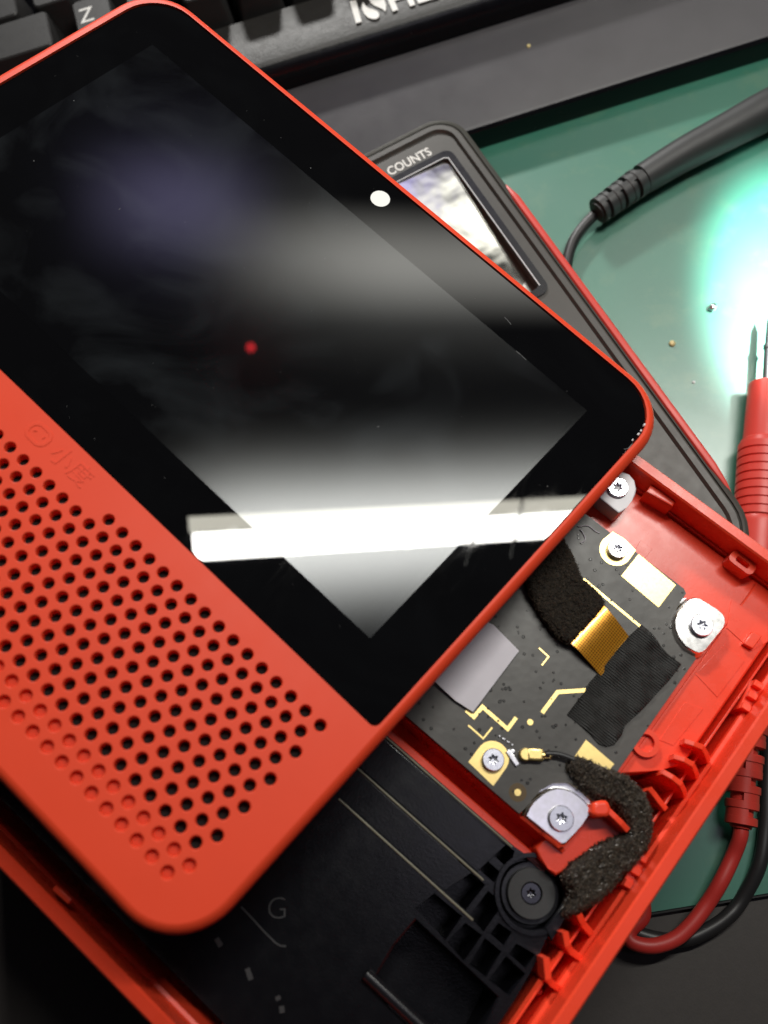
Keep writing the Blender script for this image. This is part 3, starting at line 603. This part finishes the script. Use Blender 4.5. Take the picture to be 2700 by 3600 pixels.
# ------------------------------------------------------------------ foam pieces
def foam(pts, z0, z1, name, label, fib, par=None, seed=1):
    rnd = random.Random(seed); pts = ccw(pts); bm = bmesh.new()
    xs = [p[0] for p in pts]; ys = [p[1] for p in pts]
    dense = []
    for i in range(len(pts)):
        p, q = Vector(pts[i]), Vector(pts[(i + 1) % len(pts)]); k = max(1, int((q - p).length / 0.45))
        for j in range(k):
            v = p.lerp(q, j / k); dense.append((v.x + rnd.uniform(-.14, .14), v.y + rnd.uniform(-.14, .14)))
    n0 = len(dense); inner = []
    x = min(xs)
    while x < max(xs):
        y = min(ys)
        while y < max(ys):
            q = (x + rnd.uniform(-.15, .15), y + rnd.uniform(-.15, .15))
            if inside(q, dense): inner.append(q)
            y += 0.42
        x += 0.42
    V, E_, Fc, *_r = delaunay_2d_cdt([Vector(p) for p in dense + inner], [(i, (i + 1) % n0) for i in range(n0)], [], 1, 1e-5)
    dA = A(dense)
    def hz(x, y):
        dmin = float(np.sqrt(((dA - A([x, y])) ** 2).sum(1)).min()); r = min(1.0, dmin / 1.6)
        return z0 + (z1 - z0) * (0.45 + 0.55 * math.sqrt(max(0.0, 1 - (1 - r) ** 2))) + 0.42 * noise.noise((x * 1.1, y * 1.1, seed)) * r + rnd.uniform(-.14, .14)
    bv = [bm.verts.new((v.x, v.y, hz(v.x, v.y))) for v in V]
    for f_ in Fc:
        x = sum(V[i].x for i in f_) / 3; y = sum(V[i].y for i in f_) / 3
        if inside((x, y), dense): bm.faces.new([bv[i] for i in f_])
    bd = [e for e in bm.edges if e.is_boundary]; ex = bmesh.ops.extrude_edge_only(bm, edges=bd)
    for v in [g for g in ex['geom'] if isinstance(g, bmesh.types.BMVert)]: v.co.z = z0
    top = [v.co.copy() for v in bv]
    if par is None:
        root = thing(name, label, 'foam', BASE); body = obj('foam_body', bm, FOAM, root, smooth=0)
    else:
        root = par; body = obj(name, bm, FOAM, par, smooth=0)
    b2 = bmesh.new()
    for i in range(fib):
        p = rnd.choice(top) + Vector((rnd.uniform(-.2, .2), rnd.uniform(-.2, .2), rnd.uniform(-0.1, 0.12)))
        dd = Vector((rnd.gauss(0, 1), rnd.gauss(0, 1), rnd.gauss(0, 0.8))).normalized(); sd = dd.orthogonal().normalized() * 0.05; ln = rnd.uniform(0.16, 0.42)
        a1 = b2.verts.new(p - dd * ln + sd); a2 = b2.verts.new(p - dd * ln - sd); a3 = b2.verts.new(p + dd * ln - sd); a4 = b2.verts.new(p + dd * ln + sd)
        b2.faces.new((a1, a2, a3, a4))
    obj('foam_fibres', b2, FOAMF, root if par is None else body, smooth=0, kind='stuff')
foam(c6(55)([(770, 95), (800, 150), (825, 195), (845, 250), (868, 290), (900, 318), (935, 345), (958, 388), (945, 420), (875, 498), (805, 572), (765, 545), (735, 515), (690, 455), (655, 395), (628, 340), (612, 280), (690, 180)]), 52.4, 55.6, 'foam_pad', '', 5200, pc, 2)
foam(crop(0, 0, 1.0, BASE, 53)([(1985, 2700), (2000, 2668), (2030, 2652), (2070, 2665), (2130, 2695), (2205, 2722), (2265, 2780), (2298, 2848), (2300, 2920), (2282, 2985), (2240, 3040), (2195, 3080), (2150, 3140), (2100, 3180), (2050, 3205), (2005, 3232), (1990, 3222), (1995, 3195), (2008, 3150), (1985, 3082), (2010, 3040), (2060, 3005), (2120, 2962), (2180, 2940), (2205, 2925), (2200, 2880), (2165, 2845), (2130, 2820), (2085, 2808), (2040, 2778)]), 46.0, 54.6, 'foam_strip', 'curved strip of black foam bent round the red hook post beside the circuit board', 9000, None, 5)
# ------------------------------------------------------------------ white standoff with screw by the panel corner
ws = thing('standoff_block', 'white plastic standoff block with a screw, half hidden by the screen corner', 'standoff', BASE)
p = c18(56.5)([(1130, -140), (1260, -150), (1370, -110), (1430, -40), (1452, 60), (1440, 130), (1400, 200), (1340, 275), (1290, 325), (1245, 342), (1030, 172), (960, 60)])
bm = prism(p, 50.8, 56.5, 0.3); obj('block', bm, WPLA, ws)
x, y = c18(57)([(1232, 45)])[0]; screw(ws, x, y, 2.5, 56.503, 57.4, a0=0.2)
# ------------------------------------------------------------------ speaker box
sb = thing('speaker_box', 'black plastic speaker enclosure with ribbed corner and screw grommet beside the board', 'speaker box', BASE)
ZM = 47.0
cz = c8(ZM)
cells = [[(440, 265), (565, 358), (548, 415), (528, 428), (412, 322), (415, 285)], [(385, 345), (500, 447), (475, 495), (350, 388)], [(320, 395), (438, 505), (352, 615), (240, 512)], [(218, 540), (338, 640), (265, 745), (138, 605)], [(450, 530), (492, 565), (490, 622), (430, 708), (368, 640)], [(352, 668), (424, 722), (345, 835), (272, 752)], [(495, 668), (552, 708), (518, 768), (458, 715)], [(572, 758), (655, 805), (612, 868), (540, 802)], [(436, 734), (508, 792), (440, 905), (368, 848)], [(528, 812), (612, 890), (540, 985), (452, 915)]]
cells = [ccw(cz(q)) for q in cells]
gcx, gcy = cz([(640, 542)])[0]
notch = ccw(cz([(135, 648), (500, 990), (470, 1060), (330, 1330), (20, 1040), (-60, 930), (40, 760)]))
body_o = [(20, -49.3), (118.5, -49.3)] + cz([(610, 372), (790, 520), (830, 560), (800, 640), (700, 740), (640, 870), (560, 1010), (400, 1250)]) + [(136.5, -100), (130, -112), (20, -112)]
bm = bmesh.new(); lp = sheet_with_holes(bm, ccw(body_o), cells + [notch] + [circ(gcx, gcy, 7.0, 36)], ZM)
e = offset_loop(bm, lp[0], (80, -80), 1.0, 34.05 - ZM); skin(bm, lp[0], e)
for l_ in lp[1:-1]:
    cxx = sum(v.co.x for v in l_) / len(l_); cyy = sum(v.co.y for v in l_) / len(l_)
    e1_ = offset_loop(bm, l_, (cxx, cyy), 0.97, -0.3); skin(bm, l_, e1_); e = offset_loop(bm, e1_, (cxx, cyy), 0.93, -12.2); skin(bm, e1_, e); bm.faces.new(e)
l_ = lp[-1]; e1_ = offset_loop(bm, l_, (gcx, gcy), 0.95, -4.0); skin(bm, l_, e1_); bm.faces.new(e1_)
bo = obj('enclosure', bm, BLACKP, sb, smooth=30)
shell(None, [circ(gcx, gcy, r, 36) for r in (6.3, 6.3, 6.0, 5.3)], [43.05, 44.6, 45.0, 45.0], BLACKG, 'grommet', sb)
bm = bmesh.new(); lp = sheet_with_holes(bm, circ(gcx, gcy, 4.9, 40), [circ(gcx, gcy, 2.3, 30)], 46.6)
for l_, k, dz in ((lp[0], 1.03, -0.2), (lp[1], 0.97, -0.15)):
    e1_ = offset_loop(bm, l_, (gcx, gcy), k, dz); skin(bm, l_, e1_); e = offset_loop(bm, e1_, (gcx, gcy), 1.0, -1.4); skin(bm, e1_, e)
obj('washer', bm, RUBBER, sb)
screw(sb, gcx, gcy, 2.1, 45.01, 46.1, mat('black_oxide_screw', (0.10, 0.10, 0.11), 0.22, metal=1.0, var=0.2, vscale=900), name='screw')
obj('boss_wall', (lambda b: (lambda lp: [skin(b, lp[0], offset_loop(b, lp[0], (gcx, gcy), 1.0, -1.2)), skin(b, lp[1], offset_loop(b, lp[1], (gcx, gcy), 1.0, -1.2)), b][-1])(sheet_with_holes(b, circ(gcx, gcy, 7.9, 40), [circ(gcx, gcy, 7.05, 40)], 48.1)))(bmesh.new()), BLACKP, sb)
p = cz([(690, 690), (800, 545), (832, 560), (720, 745)]); obj('corner_fin', prism(p, 46.9, 48.4, 0.2), BLACKP, sb)
EDGE = mat('edge_highlight', (0.24, 0.225, 0.16), 0.35, var=0.3, vscale=500)  # pale colour stands in for highlights along the beads
for (a0_, a1_, b_) in ((70, 118.2, -49.75), (78, 136, -58.75), (84, 114.5, -66.1)):
    bm = bmesh.new(); x1 = a1_ if b_ > -58 else (120.5 if b_ < -60 else 117.5)
    obj('edge_bead', tube([(a0_, b_, ZM + 0.12), (x1, b_, ZM + 0.12)], 0.24, 8), EDGE, sb)
obj('top_panel', prism([(50, -50.3), (117.0, -50.3), (115.6, -58.3), (50, -58.3)], ZM + 0.004, ZM + 0.22, 0.15), BLACKP, sb)
obj('top_panel', prism([(50, -59.2), (114.8, -59.2), (112.6, -65.6), (50, -65.6)], ZM + 0.004, ZM + 0.12, 0.1), BLACKP, sb)
c12 = crop(1200, 3100, 0.30139, BASE, 48.4); p0, p1 = c12([(285, 1080), (1350, 2080)])
obj('ridge_bar', tube([(*p0, 47.6), (*p1, 47.6)], 1.3, 16), BLACKG, sb)
pts = crop(0, 2700, 0.8137, BASE, ZM)
gx0, gx1 = pts([(1143, 640), (1240, 560)])
g0 = pts([(1190, 660)])[0]; ux = Vector(BASE[0][:, :2] @ A([1, 0])).normalized()
o_, xe, ye = [Vector(v) for v in pts([(1150, 655), (1240, 650), (1150, 560)])]
gxd = (xe - o_).normalized(); gyd = (ye - o_).normalized()
obj('moulded_letter', text_bm('G', 6.0, 0.06, tuple(o_), tuple(gxd), tuple(gyd), ZM + 0.06, -0.12), EMBG, sb, smooth=0)
obj('moulded_outline', ribbon(pts([(1042, 600), (1090, 650), (1140, 705), (1190, 755), (1212, 768), (1236, 770)]), 0.32, ZM + 0.004, ZM + 0.14), EMBG, sb, smooth=0)
for q in ([(935, 735), (955, 770)], [(1068, 865), (1085, 915)], [(1198, 985), (1205, 1003)], [(1216, 1028), (1220, 1058)]):
    v = pts(q); obj('ejector_mark', ribbon(v, 1.0, ZM + 0.003, ZM + 0.10), EMBG, sb, smooth=0)
# ------------------------------------------------------------------ front panel with screen
fpn = thing('display_front_panel', 'red front cover of a smart display with black glass screen and perforated speaker grille', 'display panel', PANEL)
def po(i, r=13.0): return rrect(-87.0 + i, 86.5 - i, -102.3 + i, 51.9 - i, max(r - i, 2), 10)
gl = rrect(-84.1, 84.1, -49.8, 49.8, (1.6, 1.6, 11, 11), 8)
through, dimple = [], []
for k in range(12):
    v = -56.4 - 3.32 * k; n = 40 if k % 2 == 0 else 39
    for j in range(n):
        u = -76.0 + 3.897 * j + (0 if k % 2 == 0 else 1.949)
        if k == 0 and abs(u) < 16.0: continue
        (dimple if k >= 10 else through).append((u, v))
bm = bmesh.new(); HT = 0.4
holes = [gl[::-1]] + [circ(u, v, 1.36, 14)[::-1] for u, v in through + dimple]
lp = sheet_with_holes(bm, po(1.8), holes, HT)
prev = lp[0]
for i, z in ((1.2, HT - 0.12), (0.6, HT - 0.5), (0.15, HT - 1.2), (0.0, HT - 2.0), (0.0, -6.0), (0.5, -6.5), (2.2, -6.5), (2.4, -5.0)):
    r = ring(bm, po(i), z)
    if len(r) == len(prev): skin(bm, prev, r)
    prev = r
e = offset_loop(bm, lp[1], (0, 0), 1.0, -0.9); skin(bm, lp[1], e)
for (u, v), l_ in zip(through + dimple, lp[2:]):
    a1 = offset_loop(bm, l_, (u, v), 1.25 / 1.36, -0.05); a2 = offset_loop(bm, l_, (u, v), 1.13 / 1.36, -0.30); skin(bm, l_, a1); skin(bm, a1, a2)
    if v > -89:
        a3 = offset_loop(bm, l_, (u, v), 1.08 / 1.36, -2.2); skin(bm, a2, a3)
    else:
        a3 = offset_loop(bm, l_, (u, v), 1.10 / 1.36, -1.25); a4 = offset_loop(bm, l_, (u, v), 0.9 / 1.36, -1.4); skin(bm, a2, a3); skin(bm, a3, a4); bm.faces.new(a4)
obj('front_cover', bm, RED, fpn, smooth=38)
obj('speaker_cloth', prism(rrect(-82, 82, -88.6, -51.5, 2), -3.0, -1.9), CAVITY, fpn)
obj('inner_frame', prism(rrect(-83.5, 83.5, -99.5, 48.5, 9), -5.6, -3.05), BLACKP, fpn)
bm = bmesh.new(); gi = rrect(-83.85, 83.85, -49.55, 49.55, (1.4, 1.4, 10.75, 10.75), 8)
obj('cover_glass', prism(gi, -1.0, 0.0, 0.12), GLASS, fpn)
obj('screen', prism([(-71.4, -37.4), (71.4, -37.4), (71.4, 36.0), (-71.4, 36.0)], 0.006, 0.03), LCD, fpn)
b2 = bmesh.new(); rd_ = random.Random(11)
for i in range(95):
    u_, v_ = rd_.uniform(-82, 82), rd_.uniform(-48, 48); r_ = rd_.uniform(0.025, 0.07) * (2.0 if rd_.random() < 0.08 else 1.0); k_ = rd_.uniform(0, 3)
    b2.faces.new([b2.verts.new((u_ + r_ * math.cos(k_ + t) * rd_.uniform(0.6, 1.6), v_ + r_ * math.sin(k_ + t), 0.06)) for t in (0, 1.3, 2.6, 4.2)])
obj('dust_specks', b2, GREYD, fpn, smooth=0, kind='stuff')
obj('camera_window', prism(circ(-0.5, 44.3, 2.4, 40), 0.006, 0.06), WINGLARE, fpn)
bm = bmesh.new(); lp = sheet_with_holes(bm, rrect(-9.0, -3.3, -56.0, -51.7, 1.9, 8), [rrect(-8.35, -3.95, -55.35, -52.35, 1.4, 8)], HT + 0.09)
for l_ in lp:
    e = offset_loop(bm, l_, (-6.15, -53.85), 1.0 + (0.03 if l_ is lp[0] else -0.04), -0.10); skin(bm, l_, e)
obj('emblem_ring', bm, RED, fpn)
for sx_, pts_ in ((-1, [(-7.5, -53.3), (-6.9, -53.6), (-7.5, -54.2)]), (1, [(-4.8, -53.3), (-5.4, -53.6), (-4.8, -54.2)])): obj('emblem_mark', prism(pts_, HT - 0.01, HT + 0.11), RED, fpn, smooth=0)
obj('raised_lettering', text_bm('\u5c0f\u5ea6', 4.9, 0.045, (-1.6, -55.6), (1.06, 0), (0, 1), HT + 0.04), RED, fpn, smooth=0)
for u, v, s_ in ((83.1, 43.0, 0.9), (83.4, 41.2, 0.7), (83.5, 40.0, 0.8), (83.4, 37.8, 0.6), (83.2, 44.0, 0.5)):
    b2 = bmesh.new(); bmesh.ops.create_icosphere(b2, subdivisions=2, radius=s_ * 0.55)
    for vv in b2.verts: vv.co = Vector((vv.co.x * 0.6, vv.co.y, vv.co.z * 0.5)) * (1 + 0.3 * noise.noise(vv.co * 3 + Vector((u, v, 0)))) + Vector((u, v, 0.05))
    obj('glass_chip', b2, CHIP, fpn)
for px, py, a_, l_ in ((1785, 1128, -0.9, 2.4), (1832, 1250, -0.75, 3.2), (1825, 1243, -0.75, 1.8), (2205, 1578, 0.2, 1.6), (420, 735, 1.0, 0.5), (1330, 1500, 0.5, 0.5)):
    p = at(px, py, 0.04, PANEL); c_, s_ = math.cos(a_ + 0.73), math.sin(a_ + 0.73)
    obj('scratch_mark', ribbon([(p[0] - c_ * l_ / 2, p[1] - s_ * l_ / 2), (p[0], p[1] + 0.08), (p[0] + c_ * l_ / 2, p[1] + s_ * l_ / 2)], 0.14, 0.032, 0.055), EMBG, fpn, smooth=0)
# ------------------------------------------------------------------ black test probe
bp = thing('black_test_probe', 'thick black test probe lying on the green mat beside the keyboard', 'test probe')
def axis_pts(pxs, z): return [Vector(at(x, y, z)) for x, y in pxs]
P = axis_pts([(2108, 738), (2256, 632), (2400, 545), (2560, 460), (2700, 385), (2860, 305), (3050, 215)], 6.4)
path = smooth_path(P[1:], 8); n_ = len(path)
obj('handle', tube(path, [5.1 + 1.6 * min(1, i / (n_ * 0.55)) for i in range(n_)], 32), RUBBER, bp)
d_ = (P[1] - P[0]); L_ = d_.length; dn_ = d_.normalized(); side = dn_.cross(Vector((0, 0, 1))).normalized()
obj('strain_relief', tube([P[0] - dn_ * 1.5, P[0] - dn_ * 1.4, P[1] + dn_ * 1.0], [3.0, 3.2, 3.9], 20), RUBBER, bp)
for i in range(6):
    q = P[0] + d_ * (i / 6.0 + 0.02); r_ = 4.5 + 0.12 * i
    obj('relief_collar', tube([q - dn_ * 1.15, q - dn_ * 0.95, q + dn_ * 0.6, q + dn_ * 0.8], [r_ - 0.35, r_, r_, r_ - 0.35], 24), RUBBER, bp)
for i in range(6):
    q = P[0] + d_ * ((i + 0.45) / 6.0 + 0.02)
    obj('relief_bridge', half_ring(q, dn_, side * (1 if i % 2 else -1), 4.35 + 0.12 * i, L_ / 6 - 1.5), RUBBER, bp)
cb = axis_pts([(2108, 738), (2080, 765), (2048, 800), (2020, 840), (2002, 885), (1992, 940)], 4.2)
down = METER
for mxv, myv, z in ((-8, 97.5, 4), (10, 96.6, 2.6), (40, 96.3, 2.4), (75, 97, 2.4)):
    cb.append(Vector(world(METER, (mxv, myv, z))))
cb += axis_pts([(2720, 2260), (2712, 2500), (2697, 2750), (2692, 2900), (2670, 3040)], 2.4)
cb += axis_pts([(2610, 3160), (2560, 3222), (2490, 3270), (2410, 3302), (2310, 3300), (2200, 3260), (2050, 3150)], 0.4)
for i, q in enumerate(cb):
    if i >= len(cb) - 7: q.z = 0.2 if q.y < -125 else 2.4
obj('lead', tube(smooth_path(cb, 8), 1.85, 14), CABLE, bp)
# ------------------------------------------------------------------ red test probe
rpb = thing('red_test_probe', 'red ribbed test probe with a metal needle tip on the green mat', 'test probe')
ax0, ax1 = Vector(at(2604, 2905, 6.2)), Vector(at(2694, 1352, 6.2)); dn_ = (ax1 - ax0).normalized(); L_ = (ax1 - ax0).length
side = dn_.cross(Vector((0, 0, 1))).normalized()
relL = 24.0
hp_, hr_ = [], []
for t, r in ((relL, 5.4), (relL + 4, 6.2), (relL + 18, 6.6), (L_ - 46, 6.8), (L_ - 45, 6.8)):
    hp_.append(ax0 + dn_ * t); hr_.append(r)
for i in range(9):
    t = L_ - 44 + i * 2.6; hp_ += [ax0 + dn_ * t, ax0 + dn_ * (t + 0.25), ax0 + dn_ * (t + 2.2), ax0 + dn_ * (t + 2.4)]; hr_ += [6.5, 6.95, 6.95, 6.5]
for t, r in ((L_ - 19.5, 6.3), (L_ - 19.0, 5.7), (L_ - 2, 5.2), (L_ - 0.3, 5.0), (L_, 4.6)): hp_.append(ax0 + dn_ * t); hr_.append(r)
obj('handle', tube(hp_, hr_, 32), REDS, rpb)
obj('strain_relief', tube([ax0 - dn_ * 0.5, ax0 + dn_ * 0.2, ax0 + dn_ * (relL + 1)], [2.6, 2.9, 3.4], 20), REDS, rpb)
for i in range(6):
    q = ax0 + dn_ * (1.5 + i * relL / 6.0); r_ = 4.1 + 0.2 * i
    obj('relief_collar', tube([q - dn_ * 1.2, q - dn_ * 1.0, q + dn_ * 0.8, q + dn_ * 1.0], [r_ - 0.35, r_, r_, r_ - 0.35], 24), REDS, rpb)
for i in range(6):
    q = ax0 + dn_ * (1.5 + (i + 0.47) * relL / 6.0)
    obj('relief_bridge', half_ring(q, dn_, side * (1 if i % 2 else -1), 4.0 + 0.2 * i, relL / 6 - 1.7), REDS, rpb)
obj('needle', tube([ax1, ax1 + dn_ * 12, ax1 + dn_ * 12.3, ax1 + dn_ * 13.5, ax1 + dn_ * 13.8, ax1 + dn_ * 22, ax1 + dn_ * 25], [1.25, 1.25, 1.55, 1.55, 1.1, 0.95, 0.1], 16), NEEDLE, rpb)
cb = [ax0 + dn_ * 2.0, ax0 - dn_ * 2.5] + axis_pts([(2577, 3010), (2534, 3100)], 4.6) + axis_pts([(2486, 3178), (2429, 3252), (2369, 3303), (2290, 3326), (2220, 3310)], 3.4) + axis_pts([(2215, 3270), (2262, 3215), (2240, 3120), (2150, 3060)], 3.0)
obj('lead', tube(smooth_path(cb, 8), 1.95, 14), CABR, rpb)
# ------------------------------------------------------------------ cords hanging by the bench tube, mirrored in the cover glass
def mirrored(px, py, zrel):
    ax_, o_ = PANEL; d_ = R3 @ A([(px - 1350) / F, (py - 1800) / F, 1.0]); n_ = ax_[2]; t_ = (0.0 - n_ @ (CAM - o_)) / (n_ @ d_); p_ = CAM + t_ * d_
    r_ = d_ - 2 * (d_ @ n_) * n_; return Vector(p_ + r_ * ((zrel + 89.4 - p_[2]) / r_[2]))
for pxs, lb_ in (([(1880, 1620), (1845, 1700), (1832, 1790), (1815, 1870), (1800, 1960)], 'long thin black cord hanging under the bench tube, mirrored in the screen corner'), ([(1668, 1850), (1664, 1895), (1652, 1945), (1640, 1990)], 'short black cord end under the bench tube, mirrored in the bright bar')):
    bmc = tube(smooth_path([mirrored(x, y, 300) for x, y in pxs], 6), 0.9, 10)
    obj('lamp_cord', bmc, CABLE, label=lb_, cat='cord')
# ------------------------------------------------------------------ crumbs
def crumb(px, py, z, r, m, name, label, cat, flat=0.6, seed=0.0):
    b2 = bmesh.new(); bmesh.ops.create_icosphere(b2, subdivisions=3, radius=r); p = Vector(at(px, py, z))
    for vv in b2.verts: vv.co = vv.co * (1 + 0.35 * noise.noise(vv.co * (0.9 / r) + Vector((seed, 3, 1)))); vv.co.z *= flat; vv.co += p + Vector((0, 0, r * flat * 0.9))
    obj(name, b2, m, label=label, cat=cat)
crumb(2503, 1085, 0, 1.35, STEEL, 'solder_ball', 'shiny solder ball at the rim of the bright spot on the mat', 'solder ball', 0.85, 1)
crumb(2363, 1211, 0, 1.0, CRUMB, 'flux_crumb', 'pale yellow crumb lying on the open green mat', 'crumb', 0.6, 2)
crumb(2438, 1345, 0, 0.45, WPLA, 'plastic_speck', 'tiny white speck on the mat near the red probe', 'speck', 0.7, 3)
crumb(1858, 165, 12.2, 0.7, CRUMB, 'orange_crumb', 'small orange crumb on the keyboard palm rest', 'crumb', 0.6, 4)
